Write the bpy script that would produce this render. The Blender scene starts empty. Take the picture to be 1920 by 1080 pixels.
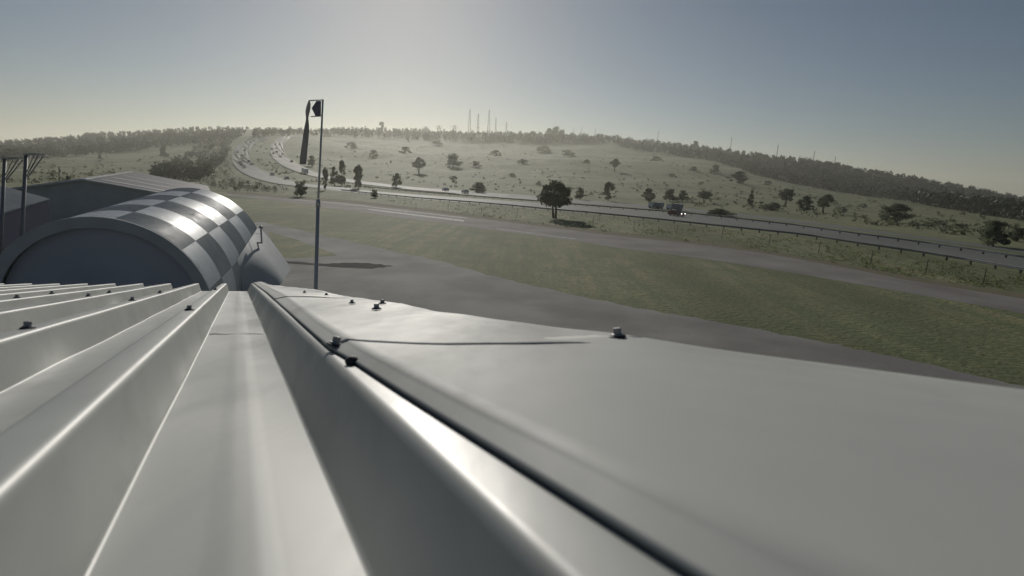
import bpy, bmesh, math, random
import numpy as np
from mathutils import Vector, Matrix
rng = np.random.RandomState(7); random.seed(7)

# ------------------------------------------------------------------ camera, sky, sun, exposure
F = 1000.0; PITCH = math.radians(11.9); ROLL = math.radians(2.5); CAMZ = 8.0
fwd = np.array([0, math.cos(PITCH), -math.sin(PITCH)]); up0 = np.array([0, math.sin(PITCH), math.cos(PITCH)])
right0 = np.array([1.0, 0, 0])
RT = math.cos(ROLL)*right0 + math.sin(ROLL)*up0
UP = -math.sin(ROLL)*right0 + math.cos(ROLL)*up0
CAM = np.array([0, 0, CAMZ])
def ray(x, y): return fwd + (x-960)/F*RT - (y-540)/F*UP
def at_z(x, y, z=0.0):
    d = ray(x, y); return CAM + d*(z-CAMZ)/d[2]
def at_d(x, y, hd):                       # point of the pixel ray at a horizontal distance
    d = ray(x, y); return CAM + d*hd/math.hypot(d[0], d[1])

scn = bpy.context.scene
cd = bpy.data.cameras.new('camera'); cam = bpy.data.objects.new('camera', cd)
scn.collection.objects.link(cam); scn.camera = cam
cd.sensor_width = 36; cd.lens = 36*F/1920; cd.clip_start = 0.01; cd.clip_end = 12000
m = Matrix.Identity(4)
for i in range(3):
    m[i][0] = RT[i]; m[i][1] = UP[i]; m[i][2] = -fwd[i]; m[i][3] = CAM[i]
cam.matrix_world = m
cd.dof.use_dof = True; cd.dof.focus_distance = 8.0; cd.dof.aperture_fstop = 11

SUN = ray(755, -130); SUN = SUN/np.linalg.norm(SUN)
SUN_EL = math.asin(SUN[2]); SUN_AZ = math.atan2(SUN[0], SUN[1])
w = bpy.data.worlds.new('World'); scn.world = w; w.use_nodes = True
nt = w.node_tree; bg = nt.nodes['Background']
sky = nt.nodes.new('ShaderNodeTexSky'); sky.sky_type = 'NISHITA'; sky.sun_disc = False
sky.sun_elevation = SUN_EL; sky.sun_rotation = SUN_AZ
sky.air_density = 1.0; sky.dust_density = 1.0; sky.ozone_density = 1.6; sky.altitude = 1400
nt.links.new(sky.outputs[0], bg.inputs[0]); bg.inputs[1].default_value = 0.05
sl = bpy.data.lights.new('sun', 'SUN'); sl.energy = 4.6; sl.angle = math.radians(0.5); sl.color = (1, 0.95, 0.87)
so = bpy.data.objects.new('sun', sl); scn.collection.objects.link(so)
so.rotation_euler = Vector(SUN).to_track_quat('Z', 'Y').to_euler()
so.location = (0, 0, 60)
scn.view_settings.view_transform = 'Standard'; scn.view_settings.look = 'None'
scn.view_settings.exposure = -0.65; scn.view_settings.gamma = 1.0
scn.render.engine = 'CYCLES'
scn.cycles.volume_bounces = 0

# ------------------------------------------------------------------ helpers
COL = scn.collection
def tag(o, label=None, cat=None, group=None, kind=None):
    if label: o['label'] = label
    if cat: o['category'] = cat
    if group: o['group'] = group
    if kind: o['kind'] = kind
    return o
def new_mesh(name, v, f, mats=(), smooth=False, mi=None):
    me = bpy.data.meshes.new(name)
    me.from_pydata([tuple(map(float, p)) for p in v], [], [tuple(map(int, q)) for q in f])
    for m_ in mats: me.materials.append(m_)
    if mi is not None: me.polygons.foreach_set('material_index', np.array(mi, dtype=np.int32))
    if smooth: me.polygons.foreach_set('use_smooth', np.ones(len(me.polygons), dtype=bool))
    me.update(); return me
def link(name, me, parent=None):
    o = bpy.data.objects.new(name, me); COL.objects.link(o)
    if parent: o.parent = parent
    return o
def obj(name, v, f, mat, parent=None, smooth=False):
    """vertices are in the parent's space when a parent is given"""
    return link(name, new_mesh(name, v, f, [mat], smooth), parent)
def empty(name, loc=(0, 0, 0), rz=0):
    o = bpy.data.objects.new(name, None); COL.objects.link(o)
    o.location = tuple(map(float, loc)); o.rotation_euler = (0, 0, rz); o.empty_display_size = 0.2
    return o
class MB:
    def __init__(s): s.v = []; s.f = []; s.m = []
    def add(s, v, f, mi=0):
        b = len(s.v); s.v += [tuple(map(float, p)) for p in v]; s.f += [tuple(i+b for i in q) for q in f]; s.m += [mi]*len(f); return s
    def box(s, x0, x1, y0, y1, z0, z1, mi=0, M=None):
        v = [(x, y, z) for z in (z0, z1) for y in (y0, y1) for x in (x0, x1)]
        if M is not None: v = [M @ Vector(p) for p in v]
        return s.add(v, [(0, 2, 3, 1), (4, 5, 7, 6), (0, 1, 5, 4), (2, 6, 7, 3), (0, 4, 6, 2), (1, 3, 7, 5)], mi)
    def tube(s, p, q, r0, r1=None, n=8, mi=0, caps=True):
        p = Vector(tuple(map(float, p))); q = Vector(tuple(map(float, q))); r1 = r0 if r1 is None else r1
        d = (q-p).normalized(); a = d.orthogonal().normalized(); b = d.cross(a)
        v = []
        for c, r in ((p, r0), (q, r1)):
            for k in range(n):
                t = 2*math.pi*k/n; v.append(c + r*(math.cos(t)*a+math.sin(t)*b))
        f = [(k, (k+1) % n, n+(k+1) % n, n+k) for k in range(n)]
        if caps: f += [tuple(range(n-1, -1, -1)), tuple(range(n, 2*n))]
        return s.add(v, f, mi)
    def bar(s, p, q, w_, h_, mi=0):
        p = Vector(tuple(map(float, p))); q = Vector(tuple(map(float, q))); d = (q-p).normalized()
        a = d.cross(Vector((0, 0, 1)))
        a = a.normalized() if a.length > 1e-4 else Vector((1, 0, 0)); b = a.cross(d)
        v = [c + a*i*w_/2 + b*j*h_/2 for c in (p, q) for i, j in ((-1, -1), (1, -1), (1, 1), (-1, 1))]
        return s.add(v, [(0, 1, 2, 3), (7, 6, 5, 4), (0, 4, 5, 1), (1, 5, 6, 2), (2, 6, 7, 3), (3, 7, 4, 0)], mi)
    def lathe(s, prof, n=12, mi=0, M=None):
        b = []; 
        for r, z in prof:
            for k in range(n):
                t = 2*math.pi*k/n; p = Vector((r*math.cos(t), r*math.sin(t), z)); b.append(M @ p if M is not None else p)
        f = []
        for i in range(len(prof)-1):
            for k in range(n): f.append((i*n+k, i*n+(k+1) % n, (i+1)*n+(k+1) % n, (i+1)*n+k))
        f.append(tuple(range(n-1, -1, -1))); f.append(tuple(range((len(prof)-1)*n, len(prof)*n)))
        return s.add(b, f, mi)
    def mesh(s, name, mats, smooth=False): return new_mesh(name, s.v, s.f, mats if isinstance(mats, (list, tuple)) else [mats], smooth, s.m)
    def build(s, name, mats, parent=None, smooth=False): return link(name, s.mesh(name, mats, smooth), parent)
def copy_tree(o, parent=None):
    c = o.copy(); COL.objects.link(c); c.parent = parent
    for ch in list(o.children): copy_tree(ch, c)
    return c

# ------------------------------------------------------------------ materials
def mat(name, col, rough=0.6, metal=0.0, spec=0.5, noise=None, bump=None, col2=None, coords='Object', stretch=(1, 1, 1)):
    """noise=(scale, detail, low, high) blends col->col2; bump=(scale, strength, distance)"""
    M = bpy.data.materials.new(name); M.use_nodes = True
    n = M.node_tree.nodes; l = M.node_tree.links; p = n['Principled BSDF']
    p.inputs['Base Color'].default_value = (*col, 1); p.inputs['Roughness'].default_value = rough
    p.inputs['Metallic'].default_value = metal; p.inputs['Specular IOR Level'].default_value = spec
    if noise or bump:
        tc = n.new('ShaderNodeTexCoord'); mp = n.new('ShaderNodeMapping'); mp.inputs['Scale'].default_value = stretch
        l.new(tc.outputs[coords], mp.inputs['Vector'])
    if noise:
        t = n.new('ShaderNodeTexNoise'); t.inputs['Scale'].default_value = noise[0]; t.inputs['Detail'].default_value = noise[1]
        l.new(mp.outputs[0], t.inputs['Vector'])
        r = n.new('ShaderNodeMapRange'); r.inputs[1].default_value = noise[2]; r.inputs[2].default_value = noise[3]
        l.new(t.outputs[0], r.inputs[0])
        x = n.new('ShaderNodeMix'); x.data_type = 'RGBA'
        x.inputs['A'].default_value = (*col, 1); x.inputs['B'].default_value = (*(col2 or col), 1)
        l.new(r.outputs[0], x.inputs['Factor']); l.new(x.outputs['Result'], p.inputs['Base Color'])
    if bump:
        t = n.new('ShaderNodeTexNoise'); t.inputs['Scale'].default_value = bump[0]; t.inputs['Detail'].default_value = 6
        l.new(mp.outputs[0], t.inputs['Vector'])
        b = n.new('ShaderNodeBump'); b.inputs['Strength'].default_value = bump[1]; b.inputs['Distance'].default_value = bump[2]
        l.new(t.outputs[0], b.inputs['Height']); l.new(b.outputs[0], p.inputs['Normal'])
    return M
_ra, _rb = at_z(900, 420), at_z(1600, 520); RUNROT = -math.atan2(_rb[1]-_ra[1], _rb[0]-_ra[0])+math.pi/2
def grime(M, lo, hi, scale, stretch, amt, tone=(0.20, 0.19, 0.16)):
    n = M.node_tree.nodes; l = M.node_tree.links; p = n['Principled BSDF']
    tc = n.new('ShaderNodeTexCoord'); mp = n.new('ShaderNodeMapping'); mp.inputs['Scale'].default_value = stretch; mp.inputs['Rotation'].default_value = (0, 0, -0.48)
    l.new(tc.outputs['Object'], mp.inputs['Vector'])
    t = n.new('ShaderNodeTexNoise'); t.inputs['Scale'].default_value = scale; t.inputs['Detail'].default_value = 9; t.inputs['Roughness'].default_value = 0.65
    l.new(mp.outputs[0], t.inputs['Vector'])
    r = n.new('ShaderNodeMapRange'); r.inputs[1].default_value = 0.3; r.inputs[2].default_value = 0.7; r.inputs[3].default_value = lo; r.inputs[4].default_value = hi
    l.new(t.outputs[0], r.inputs[0]); l.new(r.outputs[0], p.inputs['Roughness'])
    src = p.inputs['Base Color'].links[0].from_socket
    r2 = n.new('ShaderNodeMapRange'); r2.inputs[1].default_value = 0.52; r2.inputs[2].default_value = 0.75; r2.inputs[3].default_value = 0; r2.inputs[4].default_value = amt
    l.new(t.outputs[0], r2.inputs[0])
    x = n.new('ShaderNodeMix'); x.data_type = 'RGBA'; l.new(r2.outputs[0], x.inputs['Factor']); l.new(src, x.inputs['A']); x.inputs['B'].default_value = (*tone, 1)
    l.new(x.outputs['Result'], p.inputs['Base Color'])
def ground_material():
    M = bpy.data.materials.new('veld_grass'); M.use_nodes = True
    n = M.node_tree.nodes; l = M.node_tree.links; p = n['Principled BSDF']
    p.inputs['Roughness'].default_value = 0.9; p.inputs['Specular IOR Level'].default_value = 0.15
    tc = n.new('ShaderNodeTexCoord')
    def noise(sc, det, lo, hi, stretch=(1, 1, 1), rot=0):
        mp = n.new('ShaderNodeMapping'); mp.inputs['Scale'].default_value = stretch; mp.inputs['Rotation'].default_value = (0, 0, rot)
        l.new(tc.outputs['Object'], mp.inputs['Vector'])
        t = n.new('ShaderNodeTexNoise'); t.inputs['Scale'].default_value = sc; t.inputs['Detail'].default_value = det; t.inputs['Roughness'].default_value = 0.6
        l.new(mp.outputs[0], t.inputs['Vector'])
        r = n.new('ShaderNodeMapRange'); r.inputs[1].default_value = lo; r.inputs[2].default_value = hi
        l.new(t.outputs[0], r.inputs[0]); return r.outputs[0]
    def mix(f, a, b):
        x = n.new('ShaderNodeMix'); x.data_type = 'RGBA'; l.new(f, x.inputs['Factor'])
        for k, c in (('A', a), ('B', b)):
            if isinstance(c, tuple): x.inputs[k].default_value = (*c, 1)
            else: l.new(c, x.inputs[k])
        return x.outputs['Result']
    c = mix(noise(0.02, 8, 0.35, 0.65), (0.125, 0.172, 0.070), (0.180, 0.200, 0.098))
    c = mix(noise(0.8, 9, 0.40, 0.60, (1, 0.07, 1), RUNROT), c, (0.27, 0.245, 0.13))
    c = mix(noise(0.06, 8, 0.45, 0.62, (1, 0.25, 1), RUNROT), c, (0.115, 0.125, 0.055))
    c = mix(noise(0.25, 6, 0.45, 0.75), c, (0.100, 0.125, 0.055))
    c = mix(noise(0.0045, 9, 0.52, 0.66, (1, 2.2, 1), 0.5), c, (0.25, 0.255, 0.155))
    c = mix(noise(0.012, 9, 0.56, 0.68, (1, 2.5, 1), 0.2), c, (0.085, 0.112, 0.058))
    c = mix(noise(2.2, 5, 0.45, 0.7), c, (0.10, 0.112, 0.055))
    l.new(c, p.inputs['Base Color'])
    t = n.new('ShaderNodeTexNoise'); t.inputs['Scale'].default_value = 3.0; t.inputs['Detail'].default_value = 8
    l.new(tc.outputs['Object'], t.inputs['Vector'])
    b = n.new('ShaderNodeBump'); b.inputs['Strength'].default_value = 0.8; b.inputs['Distance'].default_value = 0.12
    l.new(t.outputs[0], b.inputs['Height']); l.new(b.outputs[0], p.inputs['Normal'])
    return M
def leaf_material(name, c1, c2, trans=0.25):
    M = bpy.data.materials.new(name); M.use_nodes = True
    n = M.node_tree.nodes; l = M.node_tree.links; p = n['Principled BSDF']; out = n['Material Output']
    p.inputs['Roughness'].default_value = 0.7; p.inputs['Specular IOR Level'].default_value = 0.2
    tc = n.new('ShaderNodeTexCoord'); t = n.new('ShaderNodeTexNoise'); t.inputs['Scale'].default_value = 0.9; t.inputs['Detail'].default_value = 4
    l.new(tc.outputs['Object'], t.inputs['Vector'])
    x = n.new('ShaderNodeMix'); x.data_type = 'RGBA'; x.inputs['A'].default_value = (*c1, 1); x.inputs['B'].default_value = (*c2, 1)
    l.new(t.outputs[0], x.inputs['Factor']); l.new(x.outputs['Result'], p.inputs['Base Color'])
    tr = n.new('ShaderNodeBsdfTranslucent'); l.new(x.outputs['Result'], tr.inputs[0])
    mx = n.new('ShaderNodeMixShader'); mx.inputs[0].default_value = trans
    l.new(p.outputs[0], mx.inputs[1]); l.new(tr.outputs[0], mx.inputs[2]); l.new(mx.outputs[0], out.inputs['Surface'])
    return M
M_ground = ground_material()
M_asph = mat('apron_asphalt', (0.28, 0.275, 0.252), 0.9, spec=0.12, noise=(0.18, 10, 0.38, 0.62), col2=(0.19, 0.184, 0.17), bump=(9, 0.6, 0.03))
grime(M_asph, 0.85, 0.95, 0.10, (1, 0.5, 1), 0.7, (0.13, 0.128, 0.12))
M_runway = mat('runway_asphalt', (0.26, 0.245, 0.228), 0.9, spec=0.12, noise=(0.15, 9, 0.3, 0.7), col2=(0.16, 0.143, 0.132), bump=(6, 0.5, 0.03))
M_road = mat('highway_asphalt', (0.15, 0.155, 0.14), 0.78, spec=0.22, noise=(0.05, 8, 0.3, 0.7), col2=(0.11, 0.115, 0.105), bump=(4, 0.6, 0.03))
M_patch = mat('dark_patch_tone', (0.04, 0.04, 0.042), 0.95, spec=0.05, noise=(0.6, 6, 0.3, 0.7), col2=(0.055, 0.053, 0.05))
M_dirt = mat('bare_earth', (0.17, 0.14, 0.10), 0.95, spec=0.1, noise=(0.6, 8, 0.35, 0.65), col2=(0.13, 0.13, 0.07))
M_line = mat('white_road_paint', (0.62, 0.62, 0.60), 0.85, spec=0.1, noise=(1.2, 6, 0.35, 0.65), col2=(0.34, 0.33, 0.31))
M_tin = mat('white_painted_steel', (0.375, 0.388, 0.365), 0.46, spec=0.42, noise=(7, 8, 0.35, 0.75), col2=(0.325, 0.335, 0.318), bump=(2.5, 0.05, 0.01))
M_flash = mat('flashing_white_steel', (0.40, 0.41, 0.385), 0.68, spec=0.25, noise=(5, 9, 0.35, 0.75), col2=(0.345, 0.352, 0.335), bump=(3, 0.05, 0.01))
grime(M_tin, 0.33, 0.56, 9, (1, 0.16, 1), 0.55); grime(M_flash, 0.55, 0.75, 7, (1, 0.3, 1), 0.45)
M_screw = mat('weathered_zinc', (0.30, 0.30, 0.29), 0.55, metal=0.3)
M_rubber = mat('black_rubber', (0.025, 0.025, 0.027), 0.7)
M_gapshade = mat('black_gap_shade', (0.02, 0.02, 0.024), 0.9)  # near-black colour paints the shade inside the lip gap
M_wall = mat('grey_cladding', (0.36, 0.385, 0.395), 0.6, noise=(0.8, 6, 0.3, 0.7), col2=(0.30, 0.325, 0.335))
M_dark = mat('dark_door_sheet', (0.42, 0.435, 0.48), 0.8, spec=0.15, noise=(0.5, 6, 0.3, 0.7), col2=(0.36, 0.375, 0.42))
M_chkw = mat('white_check_paint', (0.82, 0.84, 0.82), 0.38, spec=0.5, noise=(0.9, 8, 0.35, 0.7), col2=(0.70, 0.725, 0.71))
M_chkg = mat('grey_check_steel', (0.43, 0.455, 0.44), 0.42, noise=(1.1, 8, 0.35, 0.7), col2=(0.36, 0.38, 0.372))
grime(M_chkw, 0.32, 0.55, 1.3, (1, 1, 0.35), 0.6); grime(M_chkg, 0.30, 0.60, 1.7, (1, 1, 0.35), 0.5)
M_fascia = mat('grey_fascia', (0.42, 0.445, 0.44), 0.8, spec=0.12, noise=(1.0, 6, 0.3, 0.7), col2=(0.36, 0.38, 0.378))
M_leanroof = mat('pale_corrugated_sheet', (0.40, 0.42, 0.41), 0.45, noise=(0.6, 8, 0.3, 0.7), col2=(0.30, 0.31, 0.31))
M_shedroof = mat('shed_roof_sheet', (0.26, 0.245, 0.24), 0.5, metal=0.2, noise=(0.25, 8, 0.3, 0.7), col2=(0.19, 0.182, 0.18))
M_skyl = mat('translucent_roof_sheet', (0.42, 0.43, 0.41), 0.5)
M_galv = mat('galvanised_steel', (0.42, 0.43, 0.43), 0.42, metal=0.7, noise=(1.5, 6, 0.3, 0.7), col2=(0.32, 0.33, 0.33))
M_rail = mat('guard_rail_steel', (0.26, 0.27, 0.27), 0.75, spec=0.15, noise=(0.4, 6, 0.3, 0.7), col2=(0.17, 0.175, 0.175))
M_post = mat('treated_timber', (0.06, 0.05, 0.042), 0.85)
M_pole = mat('grey_painted_pole', (0.42, 0.42, 0.40), 0.6)
M_shade = mat('cladding_painted_shade', (0.05, 0.055, 0.08), 1.0, spec=0.0)  # wall's shade put into a very dark base colour
M_vane = mat('dark_plastic_vane', (0.16, 0.15, 0.18), 0.7)

M_mast = mat('mast_steel', (0.16, 0.16, 0.165), 0.6)
M_bark = mat('bark', (0.055, 0.045, 0.036), 0.95, noise=(4, 6, 0.3, 0.7), col2=(0.035, 0.03, 0.025))
M_leaf = leaf_material('dark_leaves', (0.065, 0.086, 0.046), (0.105, 0.125, 0.068), 0.5)
M_leaf2 = leaf_material('grey_green_leaves', (0.080, 0.100, 0.058), (0.120, 0.135, 0.082), 0.5)
M_cloth = leaf_material('limp_cloth', (0.34, 0.34, 0.33), (0.42, 0.42, 0.40), 0.6)
M_tuft = leaf_material('green_tufts', (0.125, 0.155, 0.062), (0.19, 0.195, 0.095), 0.45)
M_scrub = leaf_material('grey_scrub', (0.09, 0.105, 0.06), (0.15, 0.155, 0.09), 0.4)
M_wood = leaf_material('wood_leaves', (0.026, 0.036, 0.022), (0.050, 0.062, 0.034), 0.15)
M_wallw = mat('pale_plaster', (0.55, 0.54, 0.51), 0.85)
M_tile = mat('roof_tile_dark', (0.13, 0.10, 0.09), 0.8)
M_win = mat('window_dark', (0.03, 0.033, 0.04), 0.2)
M_carw = mat('car_paint_white', (0.7, 0.7, 0.7), 0.25)
M_card = mat('car_paint_dark', (0.05, 0.052, 0.06), 0.25)
M_carr = mat('car_paint_maroon', (0.13, 0.03, 0.03), 0.25)
M_cars = mat('car_paint_silver', (0.35, 0.36, 0.37), 0.28, metal=0.5)
M_trail = mat('trailer_blue_grey', (0.15, 0.165, 0.22), 0.7, spec=0.2)
M_lamp = bpy.data.materials.new('headlamp'); M_lamp.use_nodes = True
_p = M_lamp.node_tree.nodes['Principled BSDF']; _p.inputs['Base Color'].default_value = (0.9, 0.9, 0.85, 1)
_p.inputs['Emission Color'].default_value = (1, 0.97, 0.9, 1); _p.inputs['Emission Strength'].default_value = 6

# ------------------------------------------------------------------ terrain (polar height field round the camera)
# per picture column: distance where the flat ground ends, then (row, distance) control points up to the ridge
TAB = {
    0: (225, (316, 400), (301, 620), (286, 900), (274, 1400)),
    150: (235, (312, 420), (295, 600), (277, 900), (258, 1400)),
    300: (240, (320, 380), (296, 560), (272, 850), (252, 1400)),
    450: (215, (325, 330), (297, 480), (272, 680), (247, 1300)),
    540: (250, (326, 340), (300, 470), (270, 700), (247, 1300)),
    640: (270, (331, 370), (306, 560), (276, 850), (244, 1400)),
    900: (215, (353, 280), (326, 450), (286, 850), (251, 1400)),
    1100: (190, (363, 260), (336, 420), (291, 800), (257, 1300)),
    1300: (195, (373, 270), (351, 400), (306, 700), (280, 1100)),
    1500: (195, (386, 270), (366, 400), (337, 600), (308, 950)),
    1700: (190, (400, 290), (382, 450), (362, 650), (339, 950)),
    1920: (195, (422, 290), (409, 450), (394, 650), (380, 950)),
}
xs = sorted(TAB); AZG = np.radians(np.arange(-180, 180.01, 0.25))
def smooth(a):
    k = np.exp(-0.5*(np.arange(-16, 17)/7.0)**2); k /= k.sum()
    return np.convolve(np.pad(a, 16, mode='wrap'), k, 'valid')
DG = np.concatenate([np.array([0.0, 3.0]), np.geomspace(6, 4000, 330)])
cols = []
ctl_d = []; ctl_z = []
az0 = [math.atan2(ray(x, 350)[0], ray(x, 350)[1]) for x in xs]
ctl_d.append(smooth(np.interp(AZG, az0, [TAB[x][0] for x in xs]))); ctl_z.append(np.zeros_like(AZG))
for i in range(1, 5):
    a_, d_, z_ = [], [], []
    for x in xs:
        y, hd = TAB[x][i]; p = at_d(x, y, hd); a_.append(math.atan2(p[0], p[1])); d_.append(hd); z_.append(p[2])
    ctl_d.append(smooth(np.interp(AZG, a_, d_))); ctl_z.append(smooth(np.interp(AZG, a_, z_)))
ctl_d.append(ctl_d[-1]+500); ctl_z.append(ctl_z[-1]-12)
ctl_d.append(np.full_like(AZG, 4100.0)); ctl_z.append(ctl_z[-1]-60)
CD = np.array([np.zeros_like(AZG)]+ctl_d); CZ = np.array([np.zeros_like(AZG)]+ctl_z)
ZG = np.zeros((len(AZG), len(DG)))
for j in range(len(AZG)):
    D, Z = CD[:, j], CZ[:, j]
    s = np.diff(Z)/np.diff(D); mm = np.zeros(len(D))
    for i in range(1, len(D)-1): mm[i] = 0 if s[i-1]*s[i] <= 0 else 2*s[i-1]*s[i]/(s[i-1]+s[i])
    mm[-1] = s[-1]
    k = np.clip(np.searchsorted(D, DG)-1, 0, len(D)-2); h = D[k+1]-D[k]; t = (DG-D[k])/h
    ZG[j] = (2*t**3-3*t**2+1)*Z[k]+(t**3-2*t**2+t)*h*mm[k]+(-2*t**3+3*t**2)*Z[k+1]+(t**3-t**2)*h*mm[k+1]
XX = DG[None, :]*np.sin(AZG)[:, None]; YY = DG[None, :]*np.cos(AZG)[:, None]
amp = np.clip((DG[None, :]-CD[1][:, None])/250, 0, 1)
und = np.zeros_like(ZG)
for k in range(14):
    wl = 40*1.35**(k % 9)*(1+0.3*rng.rand()); th = rng.rand()*6.28; ph = rng.rand()*6.28
    und += 0.0045*wl*np.sin((XX*math.cos(th)+YY*math.sin(th))*6.283/wl+ph)/1.6
ZG += amp*und
def T(x, y):
    az = np.arctan2(x, y); d = np.hypot(x, y)
    a = np.clip((np.degrees(az)+180)/0.25, 0, len(AZG)-1.001); i = a.astype(int) if hasattr(a, 'astype') else int(a); fa = a-i
    j = np.clip(np.searchsorted(DG, d)-1, 0, len(DG)-2); fd = np.clip((d-DG[j])/(DG[j+1]-DG[j]), 0, 1)
    return (1-fa)*((1-fd)*ZG[i, j]+fd*ZG[i, j+1])+fa*((1-fd)*ZG[i+1, j]+fd*ZG[i+1, j+1])
_md = np.geomspace(10, 3900, 3000)
def hit(x, y):                            # where the pixel ray meets the terrain (None: sky)
    d = ray(x, y); d = d/math.hypot(d[0], d[1])
    zz = CAMZ+d[2]*_md - T(d[0]*_md, d[1]*_md)
    k = np.nonzero(zz < 0)[0]
    if len(k) == 0: return None
    k = k[0]; 
    if k == 0: hd = _md[0]
    else: t = zz[k-1]/(zz[k-1]-zz[k]); hd = _md[k-1]+t*(_md[k]-_md[k-1])
    return np.array([d[0]*hd, d[1]*hd, float(T(np.array(d[0]*hd), np.array(d[1]*hd)))])
def hit_near(x, y):
    for k in range(40):
        p = hit(x, y+k*0.5)
        if p is not None: return p
    return at_z(x, y+20)
# mesh: every 2nd azimuth in view, coarser behind
ai = [j for j in range(len(AZG)-1) if (abs(math.degrees(AZG[j])) < 62 and j % 2 == 0) or j % 12 == 0]
N = len(ai); dj = list(range(1, len(DG), 2)) if (len(DG)-1) % 2 == 0 else list(range(1, len(DG)))
dj = list(range(1, len(DG)))
V = [(0, 0, 0)]; 
for j in dj:
    for i in ai: V.append((XX[i, j], YY[i, j], ZG[i, j]))
FC = [(0, 1+(k+1) % N, 1+k) for k in range(N)]
for r in range(len(dj)-1):
    b0 = 1+r*N; b1 = b0+N
    for k in range(N): FC.append((b0+k, b0+(k+1) % N, b1+(k+1) % N, b1+k))
FC = [tuple(reversed(f)) for f in FC]
g = obj('ground', V, FC, M_ground, smooth=True); tag(g, 'olive grassland around the airfield rising to low hills', 'ground', kind='structure')
# make sure the ground faces up
if g.data.polygons[N+5].normal.z < 0: g.data.flip_normals()

def resample(pl, n):
    pl = np.array(pl, float); s = np.concatenate([[0], np.cumsum(np.hypot(*np.diff(pl, axis=0).T))]); t = np.linspace(0, s[-1], n)
    return np.stack([np.interp(t, s, pl[:, 0]), np.interp(t, s, pl[:, 1])], 1)
def smooth_line(p, k=3):
    p = np.array(p, float)
    for _ in range(k): p[1:-1] = (p[:-2]+2*p[1:-1]+p[2:])/4
    return p
def drape(name, e1, e2, mtl, off=0.004, n=160, across=4, parent=None, world=False, slope=0.0004):
    a = resample(e1, n); b = resample(e2, n)
    if not world:
        A = smooth_line([hit_near(*p)[:2] for p in a]); B = smooth_line([hit_near(*p)[:2] for p in b])
    else: A, B = a, b
    V = []
    for i in range(n):
        for k in range(across+1):
            q = A[i]+(B[i]-A[i])*k/across; d = math.hypot(*q)
            V.append((q[0], q[1], float(T(np.array(q[0]), np.array(q[1])))+off+(slope*d if d > 215 else 0)))
    c = across+1
    Fs = [(i*c+k, i*c+k+1, (i+1)*c+k+1, (i+1)*c+k) for i in range(n-1) for k in range(across)]
    o = obj(name, V, Fs, mtl, parent)
    if sum(p.normal.z for p in o.data.polygons) < 0: o.data.flip_normals()
    return o
def flat_poly(name, pts, z, mtl, parent=None):
    bm = bmesh.new(); vs = [bm.verts.new((p[0], p[1], z)) for p in pts]; f = bm.faces.new(vs); bm.normal_update()
    if f.normal.z < 0: f.normal_flip()
    bmesh.ops.triangulate(bm, faces=bm.faces[:])
    me = bpy.data.meshes.new(name); bm.to_mesh(me); bm.free(); me.materials.append(mtl)
    return link(name, me, parent)
def wob(pts, amp_, n=6):                   # ragged edges for ground sheets
    out = []
    for i in range(len(pts)-1):
        p, q = np.array(pts[i][:2]), np.array(pts[i+1][:2])
        for k in range(n):
            t = k/n; nv = np.array([-(q-p)[1], (q-p)[0]])/np.linalg.norm(q-p); out.append(p+(q-p)*t+nv*np.clip(rng.randn(), -1.5, 1.5)*amp_*(0 if k == 0 else 1))
    out.append(np.array(pts[-1][:2])); return out

# apron and taxiway
edge = [(487, 415.6), (540, 427), (591, 438), (700, 462), (816, 488), (950, 524), (1060, 550), (1177, 574), (1341, 603), (1533, 639), (1702, 675), (1920, 724), (2100, 766)]
eg = wob([at_z(*p) for p in edge], 0.16, 9)
ap = [(-60, 10), (-60, 30), (-40, 52), (-36.5, 66)] + [tuple(p) for p in eg] + [(40, 0), (40, -30), (-60, -30)]
apron = flat_poly('apron', ap, 0.004, M_asph); tag(apron, 'worn grey asphalt apron and taxiway beside the hangars', 'apron', kind='structure')
gp = wob([at_z(*p) for p in [(504, 434), (560, 450), (632, 479), (580, 483), (520, 485), (504, 434)]], 0.1)[:-1]
o = flat_poly('grass_island', gp, 0.010, M_ground); tag(o, 'small grass wedge between taxiway and apron', 'grass', kind='structure')
st = wob([at_z(*p) for p in [(529, 489), (610, 495), (640, 493), (690, 493), (738, 499), (700, 504), (640, 502), (580, 497), (529, 493), (529, 489)]], 0.12)[:-1]
o = flat_poly('apron_patch', st, 0.009, M_patch); tag(o, 'long dark patch on the apron', 'patch', kind='structure')  # darker thin sheet laid over the apron
# runway with its verge of bare earth
rw_far = [(425, 363.5), (470, 366), (540, 372), (640, 379), (780, 394.5), (900, 410), (1055, 430), (1155, 442), (1255, 452.5), (1310, 458), (1410, 472), (1497, 486), (1600, 505), (1700, 525), (1800, 541), (1930, 562), (2400, 636)]
rw_near = [(425, 366.5), (470, 370.5), (540, 379), (605, 389), (700, 401), (780, 412), (920, 431), (1080, 452), (1160, 465), (1260, 477), (1360, 491), (1500, 514), (1610, 533), (1700, 549), (1800, 566), (1930, 590), (2400, 674)]
runway = drape('runway', rw_far, rw_near, M_runway, 0.006, 140); tag(runway, 'narrow grey runway crossing the grass below the highway', 'runway', kind='structure')
o = drape('earth_verge', [(x, y-4.5-(x-425)*0.003) for x, y in rw_far], [(x, y+1) for x, y in rw_far], M_dirt, 0.003, 140); tag(o, 'bare brown earth strip along the runway edge', 'verge', kind='structure')
for e1, e2 in (([(690, 391.6), (870, 413)], [(690, 393.4), (870, 415.8)]),
               ([(552, 374), (640, 381.3), (780, 397.6), (876, 408.6)], [(552, 374.6), (640, 382), (780, 398.6), (876, 409.6)]),
               ([(930, 428.2), (1080, 448)], [(930, 428.8), (1080, 448.8)])):
    drape('painted_line', e1, e2, M_line, 0.010, 30, 2, parent=runway)
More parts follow.
